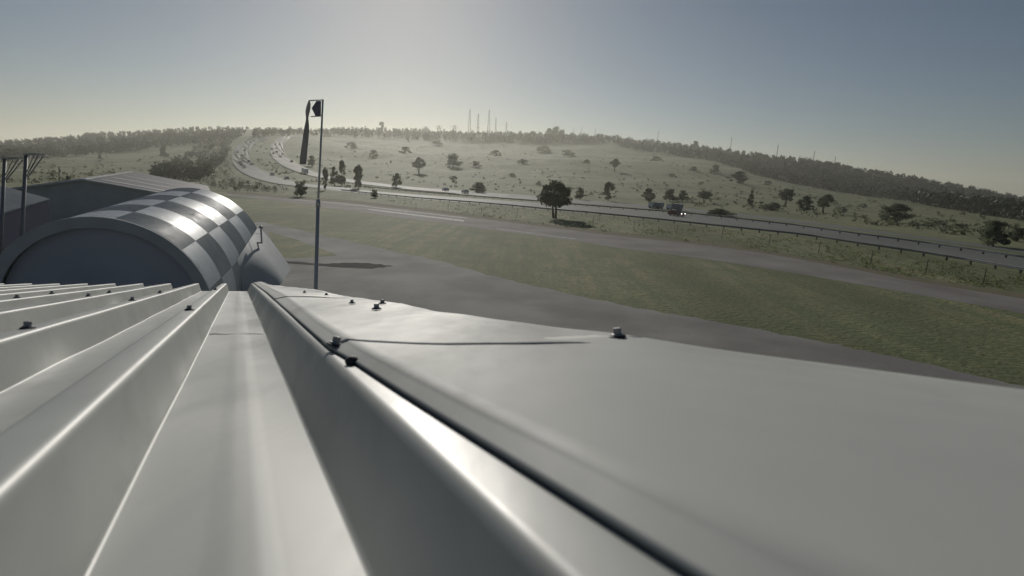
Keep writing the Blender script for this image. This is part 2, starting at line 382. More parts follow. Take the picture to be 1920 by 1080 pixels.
# highway, two carriageways climbing the hill
nc_out = [(506, 257), (490, 258.5), (472, 262), (451, 269), (440, 276), (435.6, 282), (432, 295), (435.6, 308), (448.5, 322), (472, 334), (498, 341.5), (530, 347), (552, 349.5), (640, 358), (700, 364.5), (780, 372.5), (887, 381), (960, 387), (1040, 394.5), (1090, 398.5), (1170, 405.5), (1265, 415), (1335, 422.5), (1410, 430), (1485, 438), (1530, 443), (1615, 456.5), (1712, 471), (1810, 487), (1907, 504), (1990, 519), (2400, 593)]
nc_in = [(506, 258.5), (496.5, 261), (476, 268), (466.7, 282), (465, 295), (470.6, 308), (493, 321), (513, 331), (556, 343), (578, 346.5), (640, 352.5), (700, 358.5), (780, 365), (960, 377), (1000, 379.5), (1090, 386), (1160, 391), (1222, 396), (1310, 403), (1410, 413.5), (1492, 422.5), (1582, 435), (1740, 457), (1805, 466.5), (1905, 481.5), (1990, 495), (2400, 561)]
fc_out = [(553, 256), (535, 257), (524, 259), (511, 265), (504, 275), (505.6, 288), (513, 301), (530, 313), (550, 321), (569, 327), (601.6, 335), (675, 346), (775, 357), (900, 367), (1000, 374.5), (1100, 382.5), (1222, 392), (1310, 398.5), (1410, 408.5), (1492, 417.5), (1582, 429), (1740, 450), (1905, 473), (1990, 486), (2400, 549)]
fc_in = [(553, 257.5), (547, 259.5), (534, 265), (528, 274), (531.5, 287), (543, 299), (563, 312), (582, 321), (608, 328.6), (675, 340.5), (775, 352), (900, 361.5), (1000, 368), (1100, 375.5), (1222, 385), (1310, 393), (1410, 403.5), (1492, 412.5), (1582, 424), (1740, 445), (1905, 467.5), (1990, 480), (2400, 541)]
def strips(name, e1, e2, label):
    # match the two edges by turning point: resample each in two pieces (the climb and the level run)
    o = drape(name, e1, e2, M_road, 0.02, 260, 5, slope=0.0011)
    return tag(o, label, 'road', kind='structure')
def split_pair(e1, e2, x0):
    return e1, e2
hw1 = strips('highway', nc_out, nc_in, 'pale grey highway carriageway nearer the runway, curving up the hill')
hw2 = strips('highway', fc_out, fc_in, 'pale grey highway carriageway on the hill side of the median')

# ------------------------------------------------------------------ the roof under the camera (steel IBR sheets)
h = 0.117                                  # camera height over the pan
VPX, VPY = 448.0, 510.0                    # where the ribs run to
def RP(a, z, D):                           # a: offset across the ribs, z: height over the pan, D: distance along
    X = (VPX-960)/F*D+a; Y = -(VPY-540)/F*D-(h-z)
    return CAM+X*RT+Y*UP+D*fwd
def on_roof(x, y, z):                      # pixel -> (a, D) on the roof plane at height z over the pan
    D = F*(h-z)/(y-VPY); return (x-960)/F*D-(VPX-960)/F*D, D
rib = 0.405*h
EAVE = 3.25
def fillet(pts, r=0.004, n=3):
    r0_ = r
    out = [pts[0]]
    for i in range(1, len(pts)-1):
        p0, p, p1 = map(np.array, (pts[i-1], pts[i], pts[i+1]))
        u0 = (p0-p)/np.linalg.norm(p0-p); u1 = (p1-p)/np.linalg.norm(p1-p)
        r = r0_ if p[1] > 0.01 else r0_*0.45; rr = min(r, 0.4*np.linalg.norm(p0-p), 0.4*np.linalg.norm(p1-p)); A = p+u0*rr; B = p+u1*rr
        for k in range(n+1):
            t = k/n; out.append((1-t)**2*A+2*t*(1-t)*p+t*t*B)
    out.append(pts[-1]); return [np.array(q) for q in out]
PITCHR = 1.447*h
def rib_profile(i0, i1, lo=0.0):           # pans i0..i1 (0 = the pan under the camera, going left)
    P = []
    for i in range(i0, i1+1):
        o_ = -i*PITCHR
        P += [(o_+0.434*h, 0), (o_+0.16*h, 0), (o_+0.07*h, 0.0004), (o_-0.03*h, 0.0004), (o_-0.12*h, 0), (o_-0.511*h, 0), (o_-0.643*h, rib), (o_-0.905*h, rib)]
    return P
building = empty('steel_roofed_building', tuple(RP(-1.5, 0, 1.0)*np.array([1, 1, 0])))
tag(building, 'building with white ribbed steel roof and wide white edge flashing', 'building')
OFF = np.array(building.location)
def bobj(name, v, f, mtl, smooth_=False, parent=None):
    v = [np.array(p)-OFF for p in v]
    return obj(name, v, f, mtl, parent or building, smooth_)
Ds = np.concatenate([np.linspace(-4.5, -0.1, 10), np.linspace(0.0, 1.2, 40)[0:], np.linspace(1.25, EAVE, 40)])
def sheet(k, i0, i1, first=False):
    P = [(0.89*h+0.03*h, rib), (0.631*h, rib)] if first else [(-i0*PITCHR+0.434*h+0.275*h, rib+0.0008), (-i0*PITCHR+0.434*h+0.12*h, rib+0.0008)]
    P += rib_profile(i0, i1)
    P = fillet(P, 0.0055, 4); n = len(P); V = []
    ph = rng.rand(6)*6.28
    for D in Ds:
        e = EAVE-0.02*k % 0.05
        for a, z in P:
            flat = 1 if z < 0.002 else 0.25
            wv = flat*(0.0005*math.sin(D*7+a*9+ph[0])+0.0004*math.sin(D*17+a*31+ph[1])+0.0004*math.sin(a*55+D*3+ph[2]))
            V.append(RP(a, z+wv-0.0004*(k % 2), D))
    Fs = [(i*n+j, i*n+j+1, (i+1)*n+j+1, (i+1)*n+j) for i in range(len(Ds)-1) for j in range(n-1)]
    return bobj('roof_sheet', V, Fs, M_tin, True)
sheet(0, 0, 2, True); i0 = 3; k = 1
while i0 < 46: sheet(k, i0, i0+3); i0 += 4; k += 1
A_LEFT = -(i0)*PITCHR
# end lap in the pan under the camera
V = []; n_ = 14
for j in range(2):
    for i in range(n_): 
        a = -0.47*h+0.86*h*i/(n_-1); V.append(RP(a, 0.0012 if j else 0.0010, 1.03-0.03*j+0.004*math.sin(i*1.3)))
bobj('lap_seam', V, [(i, i+1, n_+i+1, n_+i) for i in range(n_-1)], M_flash, True)

# flashing along the roof edge
ZF = rib+0.0022
lip_px = [(478, 533), (500, 549), (560, 602), (615, 651), (660, 676), (760, 740), (900, 827), (1100, 952), (1310, 1082)]
fold_px = [(492, 532), (530, 551), (600, 606), (690, 661), (800, 716), (900, 766), (1060, 840), (1210, 912), (1430, 1013), (1600, 1090)]
out_px = [(500, 532.5), (540, 539), (592, 546), (640, 553), (700, 562), (780, 575), (810, 581), (1158, 629), (1500, 674), (1920, 728)]
def curve(px, z):
    q = sorted([on_roof(x, y, z) for x, y in px], key=lambda t: t[1]); return np.array([t[1] for t in q]), np.array([t[0] for t in q])
lipD, lipA = curve(lip_px, ZF); folD, folA = curve(fold_px, ZF+0.006); outD, outA = curve(out_px, ZF+0.006)
def ext(D, Dx, Ax):
    if D < Dx[0]:
        s = (Ax[1]-Ax[0])/(Dx[1]-Dx[0]); return Ax[0]+max(-0.25, min(0.25, s))*max(D-Dx[0], -0.25)
    return float(np.interp(D, Dx, Ax))
lip = lambda D: ext(D, lipD, lipA)
fol = lambda D: max(ext(D, folD, folA), lip(D)+0.008)
out = lambda D: max(ext(D, outD, outA), fol(D)+0.02)
lapD = 0.52
def lap(s): return 0.474+0.016*s-0.15*s*(1-s)                    # slight bow of the lap line
def flashing(D0, D1, dz, nD, turn=False, far_warp=0.0):
    S = np.concatenate([np.linspace(0, 1, 7), np.linspace(1, 2, 26)[1:]])
    V = []; cols_ = len(S)+3
    for i in range(nD):
        for s_i, s in enumerate(np.concatenate([S, [2.0, 2.0, 2.0]])):
            x = max(0, s-1); d0 = D0(x) if callable(D0) else D0; d1 = D1(x) if callable(D1) else D1
            D = d0+(d1-d0)*(i/(nD-2) if turn and i < nD-1 else i/(nD-1)) + (0.004 if turn and i == nD-1 else 0)
            a0, a1, a2 = lip(D), fol(D), out(D)
            a = a0+(a1-a0)*s if s <= 1 else a1+(a2-a1)*(s-1)
            z = ZF+dz+0.006*min(s, 1)
            z += 0.0012*math.sin(a*21+D*5)*x+0.0011*math.sin(D*11+a*4+1)*x+0.0008*math.sin(a*47-D*19)*x+0.0004*math.sin(a*90+D*61)*x
            z += 0.0006*math.exp(-((s-1)/0.03)**2)
            if turn and i == nD-1: z -= 0.0022
            if turn and i == nD-2: z -= 0.0004
            if far_warp: z += far_warp*(0.0025*math.sin(D*6.0+x*3)*x+0.0012*math.sin(D*23+x*7)*x)
            kx = s_i-len(S)
            if kx == 0: a += 0.003; z -= 0.002
            if kx == 1: a += 0.004; z -= 0.008
            if kx == 2: a += 0.004; z -= 0.10
            V.append(RP(a, z, D))
    Fs = [(i*cols_+j, i*cols_+j+1, (i+1)*cols_+j+1, (i+1)*cols_+j) for i in range(nD-1) for j in range(cols_-1)]
    o = bobj('edge_flashing', V, Fs, M_flash, True)
    md = o.modifiers.new('thickness', 'SOLIDIFY'); md.thickness = 0.0009; md.offset = -1
    return o
f1 = flashing(-1.6, lambda x: lap(x)+0.04, 0.0002, 110)
f2 = flashing(lambda x: lap(x), lambda x: 1.36-0.06*x, 0.0007, 60, False, 0.3)
f3 = flashing(lambda x: 1.30-0.06*x, 3.3, 0.0014, 60, False, 1.0)
# black strip added under the lip, standing in for the gap's shade
V = []; DD = np.linspace(-4.3, 3.2, 160)
for D in DD:
    for a, z in ((lip(D)+0.0035, rib-0.002), (lip(D)+0.0035, ZF-0.0006), (lip(D)+0.02, ZF-0.0006), (lip(D)+0.02, rib-0.002)): V.append(RP(a, z, D))
bobj('lip_gap_shade', V, [(i*4+j, i*4+j+1, i*4+j+5, i*4+j+4) for i in range(len(DD)-1) for j in range(3)], M_gapshade)
# small black lump on the lip
def roof_matrix(p):                        # local frame with z along the roof normal
    yv = Vector(RP(0, 0, 1)-RP(0, 0, 0)).normalized(); xv = Vector(RP(1, 0, 0)-RP(0, 0, 0)).normalized(); zv = xv.cross(yv).normalized(); xv = yv.cross(zv)
    M_ = Matrix((xv, yv, zv)).transposed().to_4x4(); M_.translation = Vector(tuple(map(float, p)))-Vector(tuple(OFF)); return M_
a_, D_ = on_roof(660, 678, ZF)
mb = MB(); mb.lathe([(0.0005, -0.003), (0.0045, -0.002), (0.0055, 0.0005), (0.004, 0.003), (0.0012, 0.0042)], 10, 0, roof_matrix(RP(a_, ZF, D_)) @ Matrix.Rotation(0.4, 4, 'X'))
mb.build('lip_lump', M_rubber, building, True)
# wall under the roof
def prism(poly_top, z0):
    n = len(poly_top); V = [tuple(p) for p in poly_top]+[(p[0], p[1], z0) for p in poly_top]
    return V, [tuple(range(n)), tuple(range(2*n-1, n-1, -1))]+[(i, n+i, n+(i+1) % n, (i+1) % n) for i in range(n)]
tp = [RP(out(3.2)-0.03, -0.05, 3.17), RP(out(1.4)-0.03, -0.05, 1.4), RP(out(0.4)-0.03, -0.05, 0.4), RP(out(-4)-0.03, -0.05, -4.3), RP(A_LEFT+0.1, -0.05, -4.3), RP(A_LEFT+0.1, -0.05, 3.17)]
v, f = prism(tp, 0.0); bobj('wall', v, f, M_wall)
# roof screws
def screw_mesh():
    mb = MB()
    mb.lathe([(0.0090, -0.001), (0.0092, 0.0006), (0.0070, 0.0018)], 16, 1)
    mb.lathe([(0.0068, 0.0018), (0.0062, 0.0030), (0.0050, 0.0034)], 16, 0)
    mb.lathe([(0.0048, 0.0034), (0.0048, 0.0084), (0.0040, 0.0094)], 6, 0)
    return mb.mesh('roof_screw', [M_screw, M_rubber])
SM = screw_mesh()
def screw(x, y, z, tilt=0.0, sc=1.0, parent=None):
    a, D = on_roof(x, y, z)
    o = link('roof_screw', SM, building); M_ = roof_matrix(RP(a, z, D)) @ Matrix.Rotation(tilt, 4, 'Y') @ Matrix.Rotation(rng.rand()*3, 4, 'Z')
    o.matrix_local = M_ @ Matrix.Scale(sc*0.86, 4); return o
for x, y in ((355, 588), (52, 597), (32, 555.5), (97, 555.5), (166, 554), (248, 552.5), (404, 549.5), (300, 553), (205, 556)):
    z_ = rib+0.0009; rr = [-(0.774+1.447*n_)*h/(h-z_) for n_ in range(14)]; q_ = (x-VPX)/(y-VPY)
    r_ = min(rr, key=lambda t: abs(math.log(t/q_))); screw(x, VPY+(x-VPX)/r_, z_)
for x, y, s in ((706, 579, 1.0), (660, 568, 0.8), (717, 569, 0.9), (571, 548.5, 0.7), (612, 553, 0.7)): screw(x, y, ZF+0.0092, 0, s)
screw(628, 647, ZF+0.003, 0.30, 0.95); screw(1158, 631, ZF+0.0082, -0.12, 1.0)

# ------------------------------------------------------------------ windsock pole standing on the apron behind the roof edge
def at_depth(x, y, D): return CAM+ray(x, y)*D
WD = 10.0; p_lo = at_depth(592, 546, WD); p_hi = at_depth(596.5, 382, WD)
base = p_lo+(p_lo-p_hi)*(p_lo[2]/(p_hi[2]-p_lo[2])); base[2] = 0.0
vane = empty('windsock_pole', base); tag(vane, 'tall slim grey pole with limp dark windsock and square top frame', 'windsock')
L = lambda x, y, dd=0.0: at_depth(x, y, WD+dd)-base
mb = MB(); mb.tube((0, 0, 0), L(596.5, 382), 0.046, 0.034, 14); mb.build('pole', M_pole, vane, True)
mb = MB(); mb.tube(L(596.3, 388), L(596.8, 374), 0.043, 0.038, 14); mb.build('collar', M_pole, vane, True)
mb = MB(); mb.tube(L(596.8, 372), L(605.5, 187), 0.020, 0.016, 12); mb.build('upper_rod', M_pole, vane, True)
mb = MB(); mb.lathe([(0.20, 0.0), (0.20, 0.03), (0.08, 0.05), (0.07, 0.2)], 14, 0); mb.build('base_flange', M_pole, vane, True)
for y0, y1 in ((188.5, 187.5), (218.5, 217.5)):
    mb = MB(); mb.tube(L(605, y1), L(580 if y0 < 200 else 583, y0), 0.010, None, 6); mb.build('crossbar', M_pole, vane)
mb = MB(); q = [L(601.5, 190), L(594, 190), L(585, 203.5), L(592, 218), L(601, 218)]; nrm = fwd*0.02
mb.add([tuple(p-nrm) for p in q]+[tuple(p+nrm) for p in q], [(0, 1, 2, 3, 4), (9, 8, 7, 6, 5)]+[(i, (i+1) % 5, 5+(i+1) % 5, 5+i) for i in range(5)])
mb.build('vane_plate', M_vane, vane)
for yy in (192, 215):
    mb = MB(); mb.tube(L(600.5, yy), L(605, yy), 0.007, None, 6); mb.build('vane_bracket', M_pole, vane)
prof = [(580, 188, 1.2), (579, 194, 3.0), (577.8, 201, 4.2), (577, 208, 4.4), (576.5, 215, 3.2), (576.2, 221, 2.2), (576, 227, 2.8), (575, 236, 4.2), (574, 246, 5.0), (572.5, 262, 5.6), (571, 280, 6.0), (569.5, 296, 6.5), (568.5, 308, 6.2)]
V = []; ns = 10
for i, (x, y, w_) in enumerate(prof):
    for k in range(ns):
        t = 2*math.pi*k/ns
        V.append(L(x+w_*math.cos(t)*(1+0.12*math.sin(3*t+i)), y+0.4*math.sin(3*t), 0.045*(w_/5)*math.sin(t)*(1+0.4*math.sin(2*t+0.7*i))))
Fs = [(i*ns+k, i*ns+(k+1) % ns, (i+1)*ns+(k+1) % ns, (i+1)*ns+k) for i in range(len(prof)-1) for k in range(ns)]+[tuple(range(ns-1, -1, -1)), tuple(range((len(prof)-1)*ns, len(prof)*ns))]
obj('windsock', V, Fs, M_cloth, vane, True)

# ------------------------------------------------------------------ chequered arch hangar
HY, HP, HC, HR, HB, PH1, PH2 = -0.279, 0.057, np.array([-19.613, 24.933, 0.6]), 4.687, 2.501, 0.834, 0.169
ax = np.array([math.sin(HY)*math.cos(HP), math.cos(HY)*math.cos(HP), math.sin(HP)]); sd = np.array([math.cos(HY), -math.sin(HY), 0]); wd = np.cross(sd, ax)
def HPT(phi, k, R=HR): return HC+R*(math.sin(phi)*sd+math.cos(phi)*wd)+ax*HB*k
HO = np.array([HC[0]+ax[0]*7, HC[1]+ax[1]*7, 0.0])
hangar = empty('arch_hangar', HO); tag(hangar, 'arched hangar with white and grey chequered curved roof', 'hangar')
def hobj(name, v, f, mtl, parent=None, sm=False): return obj(name, [np.array(p)-HO for p in v], f, mtl, parent or hangar, sm)
rows = [-1.72, -1.16, -0.496, PH2, PH1, 1.33, 1.80]
def panel(kb, ir, mtl, cor, depth):
    p0, p1 = rows[ir]+0.002, rows[ir+1]-0.002; na = 12; nk = cor*6+1; V = []
    for j in range(na+1):
        ph = p0+(p1-p0)*j/na
        for i in range(nk):
            t = i/(nk-1); k_ = kb+0.006+0.988*t
            V.append(HPT(ph, k_, HR+depth*math.sin(t*cor*2*math.pi)))
    Fs = [(j*nk+i, j*nk+i+1, (j+1)*nk+i+1, (j+1)*nk+i) for j in range(na) for i in range(nk-1)]
    return hobj('panel', V, Fs, mtl, None, True)
for kb in range(6):
    for ir in range(6):
        white = (kb+ir) % 2 == 0
        panel(kb, ir, M_chkw if white else M_chkg, 12, 0.010 if white else 0.022)
# shell under the panels, end walls, fascia ring
V = []; Fs = []; nn = 40
for k_ in (0.0, 6.0):
    for j in range(nn+1): V.append(HPT(-1.9+3.8*j/nn, k_, HR-0.05))
Fs = [(j, j+1, nn+1+j+1, nn+1+j) for j in range(nn)]+[tuple(range(nn+1, 2*nn+2))]
hobj('shell', V, Fs, M_fascia, None, True)
V = []; Fs = []
for k_, R_ in ((-0.06, HR+0.05), (0.0, HR+0.05), (0.0, HR-0.47), (-0.06, HR-0.47), (-0.06, HR+0.05)):
    for j in range(nn+1): V.append(HPT(-1.75+3.5*j/nn, k_, R_))
for q in range(4):
    for j in range(nn): Fs.append((q*(nn+1)+j, q*(nn+1)+j+1, (q+1)*(nn+1)+j+1, (q+1)*(nn+1)+j))
hobj('fascia', V, Fs, M_fascia)
V = [HPT(-1.75+3.5*j/nn, 0.10, HR-0.45) for j in range(nn+1)]
hobj('door', V, [tuple(range(nn+1))], M_dark)
# base walls down to the ground on both sides, and the plain grey skirt at the back right
for s_, ph in ((-1, -1.70), (1, 1.70)):
    a0 = HPT(ph, 0, HR-0.03); a1 = HPT(ph, 6, HR-0.03); b0 = a0.copy(); b1 = a1.copy(); b0[2] = b1[2] = 0
    hobj('base_wall', [a0, a1, b1, b0], [(0, 1, 2, 3)], M_fascia)
fo = at_z(526, 534); axh = np.array([ax[0], ax[1], 0])
A1 = HPT(1.30, 2.6, HR+0.04); A0 = HPT(1.7, 2.6, HR-0.3); A0[2] = 0
kf = float((fo-HC)@ax/HB); fs = HPT(1.62, 2.6, HR+0.05); fs[2] = 0; B1 = HPT(1.16, 6.15, HR+0.08); Bo = fo+axh*HB*(6.15-kf); B0 = HPT(1.7, 6.15, HR-0.3); B0[2] = 0
V = []; na = 9
for k_ in range(6):
    u_ = k_/5; P0 = A1+(B1-A1)*u_; P2 = fs+(fo-fs)*min(1, u_*2.5) if u_ < 0.4 else fo+(Bo-fo)*(u_-0.4)/0.6; P1 = 0.5*(P0+P2)+np.array([0.10, -0.02, 0.22])
    for j_ in range(na):
        t = j_/(na-1); V.append((1-t)**2*P0+2*t*(1-t)*P1+t*t*P2)
    V.append(A0+(B0-A0)*u_)
c = na+1
Fs = [(k_*c+j_, (k_+1)*c+j_, (k_+1)*c+j_+1, k_*c+j_+1) for k_ in range(5) for j_ in range(na-1)]
hobj('side_annex', V, Fs, M_wall, None, True)
hobj('annex_end', [v_ for v_ in V[:c]], [tuple(range(c))], M_wall)
hobj('annex_end', [v_ for v_ in V[5*c:]], [tuple(range(c-1, -1, -1))], M_wall)
# vent pipe with cap on the right flank
p0 = HPT(1.30, 4.8, HR+0.02)-HO; d_ = sd*0.55; p1 = p0+d_
mb = MB(); mb.tube(p0, p1, 0.06, None, 10); mb.tube(p1-np.array([0, 0, 0.05]), p1+np.array([0, 0, 1.05]), 0.06, None, 10)
pipe = mb.build('vent_pipe', M_pole, hangar, True)
mb = MB(); mb.lathe([(0.16, 0), (0.17, 0.05), (0.10, 0.16), (0.02, 0.2)], 12, 0, Matrix.Translation(Vector(p1+np.array([0, 0, 1.03])))); mb.build('vent_cap', M_galv, pipe, True)
mb = MB(); mb.bar(p1+np.array([0, 0, 0.6]), p0+np.array([0, 0, 0.75])-sd*0.1, 0.04, 0.04); mb.build('bracket', M_pole, pipe)

# ------------------------------------------------------------------ other sheds at the left
def shed(name, P0, P1, zr, half, ze, label, roofmat, wallmat):
    """gable shed: ridge from P0 to P1 at height zr"""
    P0 = np.array(P0, float); P1 = np.array(P1, float); d = (P1-P0)/np.linalg.norm(P1-P0); n = np.array([d[1], -d[0]])
    root = empty(name, (*P0, 0)); tag(root, label, 'shed'); ln = np.linalg.norm(P1-P0)
    def q(t, s, z): p = d*t+n*s; return np.array([p[0], p[1], z])
    V = [q(0.3, -half+0.3, 0), q(0.3, half-0.3, 0), q(0.3, half-0.3, ze-0.05), q(0.3, 0, zr-0.1), q(0.3, -half+0.3, ze-0.05)]
    V += [p+np.array([*(d*(ln-0.6)), 0]) for p in V]
    obj('wall', V, [(0, 1, 2, 3, 4), (9, 8, 7, 6, 5), (0, 5, 6, 1), (1, 6, 7, 2), (4, 3, 8, 9)[::-1], (0, 4, 9, 5)], wallmat, root)
    for s in (-1, 1):
        nc = int(ln/0.5); V = []
        for i in range(nc*2+1):
            t = ln*i/(nc*2); dz = 0.05*(i % 2)
            V += [q(t, 0, zr+dz), q(t, s*half, ze+dz)]
        o = obj('roof', V, [(2*i, 2*i+1, 2*i+3, 2*i+2) for i in range(nc*2)], roofmat, root)
    mb = MB(); mb.bar(q(0, 0, zr+0.07), q(ln, 0, zr+0.07), 0.5, 0.10); mb.build('ridge_cap', M_galv, root)
    return root, q, ln
ptA = at_depth(155, 337, 60); ptB = at_depth(250, 322, 108); zr = float(ptA[2])
root, q, ln = shed('gable_shed', ptA[:2], ptB[:2], zr, 13, zr-2.5, 'long low gable shed with brown grey roof and pale roof strips', M_shedroof, M_fascia)
for t in (0.10, 0.28, 0.50):
    sl_ = lambda s, t_: q(t_, s, zr-2.5*s/13+0.09)
    t0 = ln*t
    obj('skylight_strip', [sl_(1.0, t0), sl_(7.5, t0), sl_(7.5, t0+1.6), sl_(1.0, t0+1.6)], [(0, 1, 2, 3)], M_skyl, root)
mb = MB(); mb.bar(q(0, 0, zr+0.02), q(0, -13, zr-2.48), 0.4, 0.2); mb.bar(q(0, 0, zr+0.02), q(0, 13, zr-2.48), 0.4, 0.2); mb.build('verge_trim', M_galv, root)
# corrugated lean-to: edge recedes to the right
A = at_z(-60, 421, 4.0); B = at_z(95, 374, 4.0); e = (B-A)[:2]; le = np.hypot(*e); e /= le; n2 = np.array([-e[1], e[0]])
if n2[0] > 0: n2 = -n2
root = empty('corrugated_shed', (A[0], A[1], 0)); tag(root, 'shed with deeply corrugated grey roof in front of the low gable shed', 'shed')
V = []; nc = int(le/0.55); ns_ = nc*8
for i in range(ns_+1):
    t = le*i/ns_; dz = 0.09*math.sin(2*math.pi*i/8)
    for s, z in ((0, 4.0), (5.5, 5.9)): p = e*t+n2*s; V.append((p[0], p[1], z+dz))
obj('roof', V, [(2*i, 2*i+1, 2*i+3, 2*i+2) for i in range(ns_)], M_leanroof, root, True)
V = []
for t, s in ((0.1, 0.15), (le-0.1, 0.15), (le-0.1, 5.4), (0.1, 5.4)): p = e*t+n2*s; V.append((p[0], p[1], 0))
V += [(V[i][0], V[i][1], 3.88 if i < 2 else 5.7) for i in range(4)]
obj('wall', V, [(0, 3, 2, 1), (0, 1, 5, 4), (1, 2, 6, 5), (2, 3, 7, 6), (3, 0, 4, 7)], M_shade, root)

# twin yard masts behind the hangar
def mast(px, pybar, pxlo, pylo, depth, wbar, label):
    top = at_depth(px, pybar, depth); lo_ = at_depth(pxlo, pylo, depth); b = lo_+(lo_-top)*(lo_[2]/(top[2]-lo_[2])); b[2] = 0
    root = empty('yard_mast', b); tag(root, label, 'mast', 'yard masts behind the hangar')
    t = top-b; wb = wbar*depth/F; e_ = np.array([1.0, 0, 0.0])
    mb = MB(); mb.tube((0, 0, 0), t, 0.10, 0.085, 12); mb.build('pole', M_mast, root, True)
    mb = MB(); mb.bar(t+np.array([0, 0, 0.05]), t+e_*wb+np.array([0, 0, 0.05+0.03]), 0.42, 0.10); mb.build('lamp_bar', M_galv, root)
    for s in (-0.16, 0.16):
        mb = MB(); mb.tube(t+e_*wb*0.95+np.array([0, s, 0]), t*(1-1.35/t[2])+np.array([0, s*0.3, 0]), 0.028, None, 6); mb.build('strut', M_mast, root)
    mb = MB(); mb.tube(t+e_*wb*0.5, t*(1-1.1/t[2]), 0.020, None, 6); mb.build('strut', M_mast, root)
    return root
mast(49, 291, 41, 434, 29, 29, 'tall slim yard mast with braced top bar, the clear one between shed and hangar')
mast(9, 298, 2, 440, 31, 31, 'tall slim yard mast with braced top bar at the end of the corrugated roof')

# ------------------------------------------------------------------ guard rails
def rail(name, line_px, xs_posts, hgt, label):
    P = [hit_near(*p) for p in line_px]; p0 = P[len(P)//2].copy(); 
    root = empty(name, p0); tag(root, label, 'guard rail')
    pm = MB().box(-0.08, 0.08, -0.09, 0.09, -0.02, hgt).mesh('post', [M_post])
    lx = [p[0] for p in line_px]; ly = [p[1] for p in line_px]
    for x in xs_posts:
        p = hit_near(x, float(np.interp(x, lx, ly)))-p0
        o = link('post', pm, root); o.location = tuple(map(float, p))
    n = 160; pts = [hit_near(x, float(np.interp(x, lx, ly)))-p0 for x in np.linspace(lx[0], lx[-1], n)]
    V = []; prof_ = [(0.10, hgt-0.32), (0.16, hgt-0.24), (0.10, hgt-0.16), (0.16, hgt-0.08), (0.10, hgt)]
    for i, p in enumerate(pts):
        q_ = pts[min(i+1, n-1)]-pts[max(i-1, 0)]; nn_ = np.array([q_[1], -q_[0], 0]); nn_ /= np.linalg.norm(nn_)
        for s, z in prof_: V.append(p+nn_*s+np.array([0, 0, z]))
    obj('rail_beam', V, [(i*5+j, i*5+j+1, i*5+j+6, i*5+j+5) for i in range(n-1) for j in range(4)], M_rail, root)
    return root
nl = [(640, 359), (700, 366), (780, 374), (887, 382.5), (960, 389), (1040, 397), (1090, 401), (1170, 409), (1265, 419), (1335, 427), (1410, 435), (1485, 443), (1530, 449), (1615, 463), (1712, 477.5), (1810, 494), (1907, 512), (1960, 522)]
posts = []; x = 660.0
while x < 1950: posts.append(x); x += 13+(x-660)*0.0285
rail('guard_rail', nl, posts, 0.72, 'long guard rail on dark posts along the runway side of the highway')
ml = [(675, 351), (780, 361.5), (900, 371), (960, 376), (1000, 379), (1090, 387), (1160, 392.5), (1222, 397.5), (1310, 405), (1410, 416.5), (1492, 426), (1582, 439), (1740, 461), (1805, 471), (1905, 486.5), (1960, 494)]
posts = []; x = 690.0
while x < 1950: posts.append(x); x += 11+(x-690)*0.0275
rail('guard_rail', ml, posts, 0.68, 'long guard rail in the median between the two carriageways')
# airfield boundary fence
fl = [(800, 397), (887, 403), (1018, 416), (1090, 424), (1193, 436), (1310, 447), (1420, 461), (1565, 484), (1720, 515), (1860, 540), (1940, 553)]
fx = [p[0] for p in fl]; fy = [p[1]-4 for p in fl]
c0 = hit_near(1310, 443); fence = empty('wire_fence', c0); tag(fence, 'thin wire fence between the runway and the highway', 'fence')
pm = MB().box(-0.03, 0.03, -0.03, 0.03, -0.02, 1.5).mesh('fence_post', [M_post]); FP = []
x = 780.0
while x < 1950:
    p = hit_near(x, float(np.interp(x, fx, fy))); FP.append(p-c0); o = link('fence_post', pm, fence); o.location = tuple(map(float, p-c0)); x += 60+(x-780)*0.05
for z in (0.4, 0.9, 1.4):
    mb = MB()
    for i in range(len(FP)-1): mb.tube(FP[i]+np.array([0, 0, z]), FP[i+1]+np.array([0, 0, z]), 0.004, None, 3, 0, False)
    mb.build('wire', M_post, fence)

# ------------------------------------------------------------------ trees
def quads(cent, size, rs, flatz=0.7):
    n = len(cent); a = rs.randn(n, 3); a /= np.linalg.norm(a, axis=1)[:, None]; b = np.cross(a, rs.randn(n, 3)); b /= np.linalg.norm(b, axis=1)[:, None]
    s = (size*(0.6+0.8*rs.rand(n)))[:, None] if np.ndim(size) else size*(0.6+0.8*rs.rand(n, 1))
    V = np.stack([cent-a*s-b*s*0.6, cent+a*s-b*s*0.35, cent+a*s*0.8+b*s*0.6, cent-a*s*0.7+b*s*0.5], 1).reshape(-1, 3)
    return V, np.arange(4*n).reshape(-1, 4)
def np_mesh(name, V, Q, mtl):
    me = bpy.data.meshes.new(name); me.vertices.add(len(V)); me.vertices.foreach_set('co', V.astype(np.float32).ravel())
    me.loops.add(Q.size); me.loops.foreach_set('vertex_index', Q.astype(np.int32).ravel())
    me.polygons.add(len(Q)); me.polygons.foreach_set('loop_start', np.arange(0, Q.size, 4, dtype=np.int32)); me.polygons.foreach_set('loop_total', np.full(len(Q), 4, dtype=np.int32))
    me.materials.append(mtl); me.update(); me.validate(); return me
